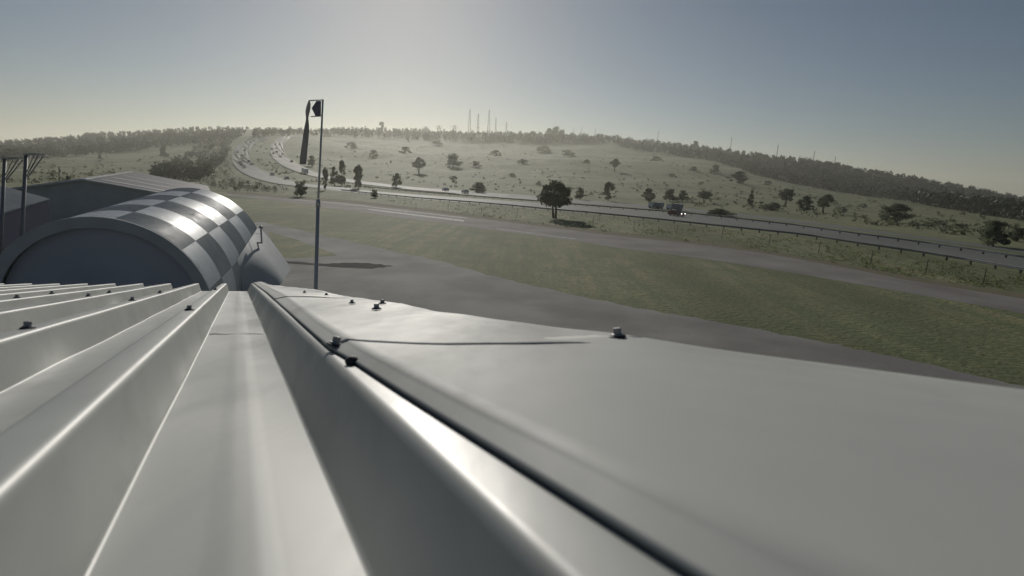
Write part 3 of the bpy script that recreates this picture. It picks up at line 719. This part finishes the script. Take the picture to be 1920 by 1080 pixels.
def tree_proto(kind, seed):
    """unit tree: height 1, crown width about 1 (scaled by the copy)"""
    rs = np.random.RandomState(seed); cl = []; limbs = []
    if kind == 'broad':      ncl, lo, hi, rx, r = 30, 0.38, 0.93, 0.40, 0.13
    elif kind == 'bush':     ncl, lo, hi, rx, r = 34, 0.10, 0.86, 0.40, 0.15
    elif kind == 'soft':     ncl, lo, hi, rx, r = 26, 0.08, 0.80, 0.44, 0.13
    elif kind == 'tall':     ncl, lo, hi, rx, r = 30, 0.14, 0.92, 0.38, 0.15
    else:                    ncl, lo, hi, rx, r = 20, 0.10, 0.93, 0.40, 0.10      # narrow
    for i in range(ncl):
        t = rs.rand(); z = lo+(hi-lo)*t
        if kind in ('bush', 'soft'): env = math.sqrt(max(0.03, 1-t*t))*(0.8+0.4*rs.rand())
        elif kind == 'narrow': env = (1-t)**0.6
        else: env = math.sin(math.pi*min(1, max(0.08, 0.16+0.82*t)))**0.6
        a = rs.rand()*6.28; q_ = rx*env*math.sqrt(rs.rand())
        cl.append((q_*math.cos(a), q_*math.sin(a), z, r*(0.55+0.8*rs.rand())))
    C_ = []
    for cx, cy, cz, rr in cl:
        n = 110; d = rs.randn(n, 3); d /= np.linalg.norm(d, axis=1)[:, None]; d *= (rs.rand(n, 1)**0.45)*rr; d[:, 2] *= 0.75
        C_.append(np.array([cx, cy, cz])+d)
    V, Q = quads(np.concatenate(C_), 0.026, rs); crown = np_mesh('crown', V, Q, M_scrub if kind == 'soft' else (M_leaf if seed % 2 else M_leaf2))
    mb = MB(); ft = (0.0, 0.0, -0.03); k1 = (0.02*rs.randn(), 0.02*rs.randn(), lo*0.75+0.08)
    forks = 2 if kind == 'broad' else 1
    for fk in range(forks):
        o_ = (0.05*(fk-0.5)*(forks-1), 0, 0)
        b_ = tuple(np.array(ft)+np.array(o_)); t_ = tuple(np.array(k1)+np.array(o_)*1.6); mb.tube(b_, t_, 0.030 if forks == 1 else 0.024, 0.018, 8)
        for i in rs.choice(ncl, 5, replace=False): mb.tube(t_, (cl[i][0]*0.85, cl[i][1]*0.85, cl[i][2]), 0.014, 0.004, 5)
    return crown, mb.mesh('trunk', M_bark, True)
PROTO = {k_: [tree_proto(k_, 11+i*7+j) for i in range(5)] for j, k_ in enumerate(('broad', 'bush', 'tall', 'narrow', 'soft'))}
NAMES = {'soft': 'hill_bush', 'broad': 'spreading_tree', 'bush': 'bushy_tree', 'tall': 'upright_tree', 'narrow': 'cypress_tree'}
tcount = 0
def tree(x, ybase, ytop, wpx, kind, label, group=None):
    global tcount
    p = hit_near(x, ybase); depth = (p-CAM)@fwd; hm = (ybase-ytop)*depth/F; wm = wpx*depth/F
    crown, trunk = PROTO[kind][tcount % 5]; tcount += 1
    root = empty(NAMES[kind], p, rng.rand()*6.28); root.scale = (wm, wm, hm)
    tag(root, label, 'shrub' if kind == 'soft' or (kind == 'bush' and hm < 3) else 'tree', group)
    link('trunk', trunk, root); link('crown', crown, root); return root
tree(1040, 409, 341, 84, 'broad', 'big spreading tree with two bare trunks between guard rail and runway')
tree(1087, 374, 349, 18, 'bush', 'low round shrub just beyond the highway beside the big two trunked tree')
tree(564, 369, 337, 27, 'bush', 'dense dark tree on the runway side of the highway below the bend')
tree(611, 357, 315, 16, 'tall', 'thin tree right behind the wind vane rod')
tree(627, 348, 311, 20, 'tall', 'upright dark tree in the median, shorter of a close pair')
tree(641, 348, 302, 22, 'tall', 'upright dark tree in the median, taller of a close pair')
tree(672, 354, 307, 22, 'tall', 'upright tree standing alone in the median past the close pair')
tree(702, 371, 354, 16, 'bush', 'small dark shrub at the near edge of the highway')
tree(744, 352, 324, 22, 'bush', 'round shrub beyond the highway across from the runway stripe')
tree(584, 312, 290, 18, 'bush', 'dark bush on the far verge inside the highway bend')
tree(785, 324, 296, 30, 'broad', 'pale hazy spreading tree low on the central hillside')
tree(850, 312, 286, 34, 'bush', 'broad hazy clump of trees on the central hillside')
tree(897, 362, 340, 34, 'bush', 'wide low bush at the far edge of the highway')
tree(1140, 377, 341, 26, 'tall', 'upright bushy tree beyond the highway right of the big tree')
tree(1152, 322, 298, 22, 'broad', 'lone dark tree high on the pale hillside')
tree(1216, 378, 352, 30, 'bush', 'round dark tree behind the two lorries')
tree(1256, 377, 352, 30, 'bush', 'rounded tree of the pair above the right hand lorry', )
tree(1280, 377, 355, 22, 'bush', 'smaller tree of the pair above the right hand lorry')
tree(1320, 381, 358, 36, 'broad', 'flat topped tree standing in the field past the lorries')
tree(1406, 389, 354, 14, 'tall', 'thin upright tree in the field before the large tree group')
tree(1385, 344, 320, 46, 'bush', 'wide dark thicket at the edge of the hillside wood')
tree(1340, 324, 307, 20, 'bush', 'small tree under the edge of the hillside wood')
tree(1300, 321, 311, 16, 'bush', 'little shrub on the open slope below the hillside wood')
tree(1472, 388, 354, 38, 'broad', 'loose tree at the left of the large tree group in the field')
tree(1446, 394, 378, 44, 'bush', 'low wide scrub under the large tree group in the field')
tree(1508, 396, 366, 36, 'bush', 'dense dark middle tree of the large group in the field')
tree(1543, 400, 363, 38, 'broad', 'dark spreading tree at the right of the large group in the field')
tree(1350, 404, 390, 56, 'bush', 'low wide hedge along the far verge of the highway past the lorries')
tree(1678, 417, 380, 64, 'bush', 'wide rounded dark tree alone in the right hand field')
tree(1862, 462, 409, 60, 'bush', 'tall dense dark tree beside the highway at the field corner')
tree(1905, 452, 425, 40, 'bush', 'low bushes next to the dense dark tree at the field corner')
tree(308, 296, 272, 17, 'bush', 'square dark tree alone in the green field behind the sheds')
tree(115, 346, 312, 9, 'narrow', 'narrow pointed cypress behind the low gable shed')
tree(129, 346, 329, 14, 'bush', 'small shrub beside the narrow cypress')
tree(188, 299, 289, 8, 'bush', 'tiny lone shrub in the green field behind the sheds')
for x, y, hh_, ww in ((930, 290, 12, 22), (980, 305, 10, 20), (1020, 282, 12, 30), (1065, 290, 12, 26), (1100, 305, 9, 16), (760, 285, 14, 26), (820, 270, 10, 22), (700, 290, 12, 18), (660, 275, 12, 26), (892, 310, 12, 20), (1230, 300, 10, 22), (1260, 330, 8, 12), (1440, 345, 9, 16), (1580, 395, 10, 18), (1620, 388, 9, 10), (1760, 420, 10, 30), (1800, 425, 9, 26), (960, 330, 8, 14), (1010, 345, 8, 12), (850, 335, 8, 18)):
    tree(x, y+2, y-hh_*0.8, ww*1.15, 'soft', *(('small dark bush in the field between highway and hillside wood', 'bushes in the field') if x > 1400 else ('small dark bush scattered on the open central hillside', 'bushes on the hillside')))

# woods that read as one mass
def in_poly(px, py, poly):
    c = np.zeros(len(px), bool); n = len(poly); j = n-1
    for i in range(n):
        xi, yi = poly[i]; xj, yj = poly[j]
        c ^= ((yi > py) != (yj > py)) & (px < (xj-xi)*(py-yi)/(yj-yi+1e-9)+xi); j = i
    return c
def wood(name, polys, n, label, hm=(5, 10), leaf=0.9, per=46):
    rs = np.random.RandomState(len(name)+n); C_ = []; S_ = []
    for poly, w_ in polys:
        P = np.array(poly); px = rs.uniform(P[:, 0].min(), P[:, 0].max(), n*12); py = rs.uniform(P[:, 1].min(), P[:, 1].max(), n*12)
        k = in_poly(px, py, poly); px = px[k][:int(n*w_)]; py = py[k][:int(n*w_)]
        for x, y in zip(px, py):
            p = hit(x, y)
            if p is None: p = hit_near(x, y)
            hgt = rs.uniform(*hm); rr = hgt*rs.uniform(0.3, 0.55)
            d = rs.randn(per, 3); d /= np.linalg.norm(d, axis=1)[:, None]; d *= rs.rand(per, 1)**0.4
            c = np.array([p[0], p[1], p[2]+hgt*0.52])+d*np.array([rr, rr, hgt*0.5]); C_.append(c); S_.append(np.full(per, leaf*hgt/8))
    V, Q = quads(np.concatenate(C_), np.concatenate(S_), rs)
    return tag(link(name, np_mesh(name, V, Q, M_wood)), label, 'wood', kind='stuff')
wood('ridge_wood', [([(-60, 275), (0, 270), (150, 254), (300, 248), (470, 243), (440, 263), (300, 277), (200, 289), (100, 297), (-60, 308)], 1.0)], 900, 'dark wood along the ridge behind the green field')
wood('tree_belt', [([(285, 337), (300, 318), (340, 299), (372, 270), (440, 260), (434, 274), (425, 300), (404, 320), (385, 341), (330, 340)], 1.0), ], 330, 'dark belt of trees running up the field left of the highway bend', (3.0, 6.0), 0.7)
wood('roadside_scrub', [([(370, 345), (415, 330), (440, 336), (470, 346), (520, 354), (545, 358), (530, 364), (470, 363), (400, 355)], 1.0), ([(392, 330), (424, 290), (430, 316), (440, 328)], 0.5)], 130, 'low dark scrub below the outside of the highway bend', (1.2, 2.4), 0.45)
wood('hillside_wood', [([(1120, 256), (1200, 266), (1300, 277), (1420, 294), (1550, 309), (1700, 337), (1800, 356), (1980, 392), (1980, 430), (1920, 416), (1800, 396), (1720, 383), (1640, 371), (1560, 359), (1480, 343), (1400, 323), (1340, 303), (1285, 293), (1200, 284), (1120, 266)], 1.0)], 2600, 'dense dark wood covering the falling ridge', (5, 9))
wood('crest_wood', [([(475, 247), (560, 246), (640, 243), (770, 246), (900, 251), (1000, 252), (1130, 258), (1130, 268), (1000, 268), (900, 264), (770, 260), (640, 256), (560, 254), (475, 258)], 1.0)], 900, 'hazy line of trees along the crest of the central hill', (4, 9))
# taller clump on the crest
for x, t_, ww, lb in ((1030, 240, 20, 'crest tree on the lattice mast side of the big skyline clump'), (1043, 236, 22, 'tallest middle tree of the big skyline clump'), (1053, 242, 16, 'smallest tree of the big skyline clump'), (716, 225, 12, 'thin tree standing alone high above the hazy crest line'), (1303, 263, 16, 'rounded tree standing above the wood on the falling ridge')):
    tree(x, t_+16, t_, ww, 'bush' if ww > 14 else 'tall', lb, 'tall trees on the crest')

def scatter(name, polys, label, leafmat, hm, per, leaf, spread, seed):
    rs = np.random.RandomState(seed); C_ = []; S_ = []
    for poly, n in polys:
        P = np.array(poly, float); px = rs.uniform(P[:, 0].min(), P[:, 0].max(), n*8); py = rs.uniform(P[:, 1].min(), P[:, 1].max(), n*8)
        k = in_poly(px, py, poly); px, py = px[k][:n], py[k][:n]
        patch = np.sin(px*0.021+py*0.13)+np.sin(px*0.047-py*0.09+1.3)+1.2*rs.randn(len(px))
        px, py = px[patch > -0.3], py[patch > -0.3]
        for x, y in zip(px, py):
            p = hit_near(x, y); hgt = rs.uniform(*hm)*(0.6+0.8*rs.rand()); c = p+rs.randn(per, 3)*np.array([spread*hgt, spread*hgt, 0]); c[:, 2] = p[2]+rs.rand(per)*hgt*0.9
            C_.append(c); S_.append(np.full(per, leaf*hgt))
    V, Q = quads(np.concatenate(C_), np.concatenate(S_), rs)
    return tag(link(name, np_mesh(name, V, Q, leafmat)), label, 'scrub', kind='stuff')
verge_poly = [(700, 372), (900, 386), (1100, 404), (1300, 425), (1500, 448), (1700, 479), (1920, 516), (1920, 548), (1800, 532), (1600, 500), (1400, 466), (1200, 442), (1000, 420), (800, 394)]
scatter('verge_grass', [(verge_poly, 5200)], 'rough green grass tufts between the highway and the runway', M_tuft, (0.08, 0.28), 5, 0.30, 0.45, 3)
hill_poly = [(600, 262), (760, 265), (1000, 275), (1150, 275), (1280, 296), (1400, 328), (1560, 362), (1720, 388), (1920, 420), (1920, 455), (1700, 430), (1500, 404), (1300, 386), (1100, 370), (900, 357), (780, 347), (680, 335), (620, 320), (560, 300), (550, 275)]
scatter('hill_scrub', [(hill_poly, 1500)], 'low dark scrub sprinkled over the hillside grass', M_scrub, (0.4, 1.1), 10, 0.42, 0.55, 5)
mid_poly = [(480, 262), (500, 262), (504, 300), (540, 320), (590, 338), (700, 352), (690, 356), (560, 342), (500, 320), (474, 300), (470, 280)]
left_poly = [(0, 302), (150, 298), (300, 282), (370, 275), (340, 300), (290, 320), (250, 322), (110, 345), (0, 345)]
scatter('field_scrub', [(mid_poly, 160), (left_poly, 350)], 'low tufts and scrub in the median and the left field', M_scrub, (0.4, 1.1), 9, 0.4, 0.6, 9)

# ------------------------------------------------------------------ radio masts on the crest
def lattice(x, ytop, ybase, wpx, arms, label, group):
    p = hit_near(x, ybase); depth = (p-CAM)@fwd; hm = (ybase-ytop)*depth/F; wm = wpx*depth/F
    root = empty('radio_mast', p); tag(root, label, 'mast', group)
    mb = MB(); n = 8
    def cor(i, t): s = wm/2*(1-0.75*t); return np.array([s*(1, -1, -1, 1)[i], s*(1, 1, -1, -1)[i], hm*t-1.0])
    for i in range(4): mb.bar(cor(i, 0), cor(i, 1), 0.45, 0.45)
    for k in range(n):
        for i in range(4): mb.bar(cor(i, k/n), cor((i+1) % 4, (k+1)/n), 0.25, 0.25)
    mb.build('lattice', M_mast, root)
    for t in arms:
        mb = MB(); mb.bar((-wm*0.9, 0, hm*t-1), (wm*0.9, 0, hm*t-1), 0.5, 0.5); mb.build('cross_arm', M_mast, root)
for x, yt, w_, arms in ((880, 207, 5, ()), (896, 214, 4, (0.35,)), (916, 207, 5, ()), (929, 221, 3, ()), (949, 229, 3, ())):
    lb = {880: 'tall faint lattice mast on the crest next to the wide armed pylons', 896: 'faint lattice mast with one cross arm between the two tallest masts', 916: 'tall faint lattice mast between the cross armed mast and the shorter masts', 929: 'medium slim lattice mast between a tall mast and the shortest one', 949: 'shortest faint lattice mast, last of the row on the crest'}[x]
    lattice(x, yt, 252, w_, arms, lb, 'lattice masts on the crest')
for x, yt, w_ in ((798, 236, 8), (823, 235, 8), (852, 234, 8)):
    lattice(x, yt, 250, w_, (0.85, 0.65), 'faint short pylon with wide cross arms on the crest', 'pylons on the crest')
for x, yt, yb in ((1075, 240, 258), (1090, 238, 259), (1115, 241, 261), (1232, 247, 272), (1368, 258, 292), (1455, 272, 303), (1523, 283, 314), (1563, 294, 318)):
    p = hit_near(x, yb); depth = (p-CAM)@fwd; hm = (yb-yt)*depth/F
    root = empty('crest_pole', p); tag(root, 'thin dark pole on the skyline just past the big tree clump' if x < 1200 else 'thin dark pole rising above the dense wood of the falling ridge', 'pole', 'poles on the crest' if x < 1200 else 'poles on the ridge')
    mb = MB(); mb.tube((0, 0, -1), (0, 0, hm), 0.5, 0.3, 6); mb.build('pole', M_mast, root)
    mb = MB(); mb.bar((-1, 0, hm*0.9), (1, 0, hm*0.9), 0.3, 0.3); mb.build('cross_arm', M_mast, root)

# ------------------------------------------------------------------ houses on the ridge
def house(x, y, wpx, hpx, label):
    p = hit_near(x, y); depth = (p-CAM)@fwd; W = wpx*depth/F; Hh = hpx*depth/F; Dp = W*0.6; yaw = math.atan2(-p[0], p[1])*0.5
    root = empty('ridge_house', p, yaw); tag(root, label, 'house')
    MB().box(-W/2, W/2, -Dp/2, Dp/2, -1, Hh).build('wall', M_wallw, root)
    o = W*0.04; MB().add([(-W/2-o, -Dp/2-o, Hh), (W/2+o, -Dp/2-o, Hh), (W/2+o, Dp/2+o, Hh), (-W/2-o, Dp/2+o, Hh), (-W/2+Dp*0.3, 0, Hh*1.6), (W/2-Dp*0.3, 0, Hh*1.6)], [(0, 1, 5, 4), (1, 2, 5), (2, 3, 4, 5), (3, 0, 4), (3, 2, 1, 0)]).build('roof', M_tile, root)
    for s in (-0.3, 0.05, 0.32): MB().box(W*s-W*0.06, W*s+W*0.06, -Dp/2-0.03, -Dp/2+0.05, Hh*0.4, Hh*0.8).build('window', M_win, root)
house(1428, 291, 20, 4, 'long pale house with low roof on the skyline of the falling ridge')
house(1548, 312, 14, 5, 'pale house among the ridge trees below the thin poles')
house(1592, 320, 12, 5, 'small pale house half hidden in the ridge trees')
house(1700, 340, 14, 4, 'pale house far along the falling ridge')

# ------------------------------------------------------------------ vehicles
def car_mesh(name, paint):
    mb = MB(); W = 0.86
    side = [(-2.1, 0.28), (2.1, 0.28), (2.15, 0.62), (1.9, 0.80), (1.0, 0.92), (0.35, 1.42), (-1.2, 1.45), (-1.85, 0.98), (-2.15, 0.90)]
    n = len(side)
    V = [(x, -W*(1 if z < 1.0 else 0.8), z) for x, z in side]+[(x, W*(1 if z < 1.0 else 0.8), z) for x, z in side]
    mb.add(V, [tuple(range(n)), tuple(range(2*n-1, n-1, -1))]+[(i, n+i, n+(i+1) % n, (i+1) % n) for i in range(n)])
    mb.add([(1.0, -0.7, 0.95), (1.0, 0.7, 0.95), (0.42, 0.62, 1.40), (0.42, -0.62, 1.40)], [(0, 1, 2, 3)], 1)
    mb.v[-4:] = [(x+0.03, y, z+0.02) for x, y, z in mb.v[-4:]]
    mb.add([(-1.82, -0.66, 1.03), (-1.82, 0.66, 1.03), (-1.27, 0.6, 1.42), (-1.27, -0.6, 1.42)], [(3, 2, 1, 0)], 1)
    mb.v[-4:] = [(x-0.05, y, z+0.02) for x, y, z in mb.v[-4:]]
    for s in (-1, 1):
        mb.add([(0.8, s*0.80, 0.98), (0.3, s*0.74, 1.36), (-1.15, s*0.74, 1.38), (-1.6, s*0.82, 1.0)], [(0, 1, 2, 3)], 1)
        for x in (-1.3, 1.3): mb.tube((x, s*0.68, 0.31), (x, s*0.90, 0.31), 0.31, None, 12, 2)
    return mb.mesh(name, [paint, M_win, M_rubber])
CARS = [car_mesh('car', p) for p in (M_card, M_cars, M_carw, M_card, M_cars)]
PNT = ('dark', 'silver', 'white', 'dark', 'silver')
def centre(e1, e2, x, y): return x, y
def place(o, x, y, dirpx, off=0.0, flip=False):
    p = hit_near(x, y); q_ = hit_near(*dirpx); a = math.atan2(q_[1]-p[1], q_[0]-p[0])
    d = math.hypot(p[0], p[1]); sl_ = 0.0011*d if d > 215 else 0
    o.location = (float(p[0]), float(p[1]), float(p[2])+0.03+sl_)
    dz = (q_[2]-p[2])/max(1e-3, math.hypot(q_[0]-p[0], q_[1]-p[1]))
    o.rotation_euler = (0, -math.atan(dz)*(1), a); return o
cx = lambda lx: 420+lx*0.1297
cy = lambda ly: 230+ly*0.1297
left_cars = [(320, 308), (352, 330), (283, 362), (322, 388), (300, 420), (258, 495), (303, 482), (262, 535), (280, 578), (232, 600), (252, 630), (290, 665), (358, 580), (405, 620), (385, 300), (430, 275), (700, 770), (910, 830)]
for i, (a_, b_) in enumerate(left_cars):
    o = link('car', CARS[(i*2) % 5]); place(o, cx(a_), cy(b_), (cx(a_)+(0.5 if b_ < 480 else 3), cy(b_)+(3 if b_ < 500 else 1.6)))
    tag(o, 'tiny %s car on the outer carriageway of the highway bend' % PNT[(i*2) % 5], 'car', 'cars on the outer carriageway')
right_cars = [(738, 330), (805, 330), (755, 388), (695, 398), (765, 438), (715, 462), (848, 470), (813, 508), (978, 580)]
for i, (a_, b_) in enumerate(right_cars):
    o = link('car', CARS[(i*3+1) % 5]); place(o, cx(a_), cy(b_), (cx(a_)-(1 if b_ < 480 else 3), cy(b_)-(3 if b_ < 500 else 2)))
    tag(o, 'tiny %s car on the inner carriageway of the highway bend' % PNT[(i*3+1) % 5], 'car', 'cars on the inner carriageway')
for i, (x, y) in enumerate(((640, 336), (835, 359), (872, 363.5))):
    o = link('car', CARS[2]); place(o, x, y, (x-6, y-0.8)); tag(o, ('white car passing behind the median trees', 'white car on the far carriageway before the wide low bush', 'white car on the far carriageway beside the wide low bush')[i], 'car')
def lorry(x, y, dirpx, label, ln=9.0, body=None):
    root = empty('lorry'); tag(root, label, 'lorry')
    mb = MB(); side = [(0, 0.5), (2.2, 0.5), (2.25, 1.6), (2.0, 2.7), (0.2, 2.9), (0, 2.8)]; n = 6
    mb.add([(px_, -1.15, z) for px_, z in side]+[(px_, 1.15, z) for px_, z in side], [tuple(range(n)), tuple(range(2*n-1, n-1, -1))]+[(i, n+i, n+(i+1) % n, (i+1) % n) for i in range(n)])
    mb.build('cab', M_carw, root)
    MB().add([(2.265, -1.0, 1.65), (2.265, 1.0, 1.65), (2.05, 0.95, 2.6), (2.05, -0.95, 2.6)], [(0, 1, 2, 3)]).build('windscreen', M_win, root)
    MB().box(-ln, -0.3, -1.2, 1.2, 1.0, 3.1).build('trailer', body or M_trail, root)
    MB().box(-ln, 1.8, -0.5, 0.5, 0.6, 0.98).build('chassis', M_rubber, root)
    wm_ = MB().tube((0, -0.2, 0), (0, 0.2, 0), 0.5, None, 14).mesh('wheel', [M_rubber])
    for wx in (1.3, -ln+0.8, -ln+2.0):
        for s in (-1, 1): o = link('wheel', wm_, root); o.location = (wx, s*1.0, 0.5)
    for s in (-0.8, 0.8): MB().tube((2.22, s, 0.85), (2.30, s, 0.85), 0.13, None, 10).build('headlight', M_lamp, root)
    return place(root, x, y, dirpx)
a_ = lorry(1227, 391, (1218, 390.2), 'white cabbed lorry with blue grey box body leading the other lorry', 3.4)
b_ = lorry(1261, 394, (1252, 393.2), 'second blue grey lorry following close behind the leading one', 3.6)
for o in (a_, b_): o.scale = (0.80, 0.75, 0.60)
lorry(445, 291, (446, 296), 'lone lorry on the outside lane of the highway bend', 7, M_card)
lorry(570.5, 325, (566, 322.5), 'pale lorry entering the bend on the inner carriageway', 7, M_carw)
o = link('pickup', car_mesh('pickup', M_carr)); place(o, 1268, 405, (1276, 405.9)); tag(o, 'maroon car with bright headlamps on the near carriageway by the lorries', 'car')
for s in (-0.6, 0.6): MB().tube((2.12, s, 0.68), (2.19, s, 0.68), 0.11, None, 10).build('headlight', M_lamp, o)

# ------------------------------------------------------------------ haze
hz = bpy.data.materials.new('haze_air'); hz.use_nodes = True; hn = hz.node_tree.nodes; hl = hz.node_tree.links
hn.remove(hn['Principled BSDF']); pv = hn.new('ShaderNodeVolumePrincipled')
pv.inputs['Color'].default_value = (0.92, 0.92, 0.82, 1); pv.inputs['Density'].default_value = 0.00026; pv.inputs['Anisotropy'].default_value = 0.52
hl.new(pv.outputs[0], hn['Material Output'].inputs['Volume'])
zlo = float(ZG.min())-1.5; zhi = max([float(ZG.max())]+[o_.location.z+max(c_[2] for ch_ in o_.children for c_ in ch_.bound_box) for o_ in bpy.data.objects if o_.parent is None and o_.children and o_.get('category') in ('mast', 'pole', 'tree')])+4; print('haze top', zhi, float(ZG.max()))
o = MB().box(-4200, 4200, -4200, 4200, zlo, zhi).build('haze', hz); tag(o, 'thin pale morning haze over the whole valley', 'haze', kind='stuff')
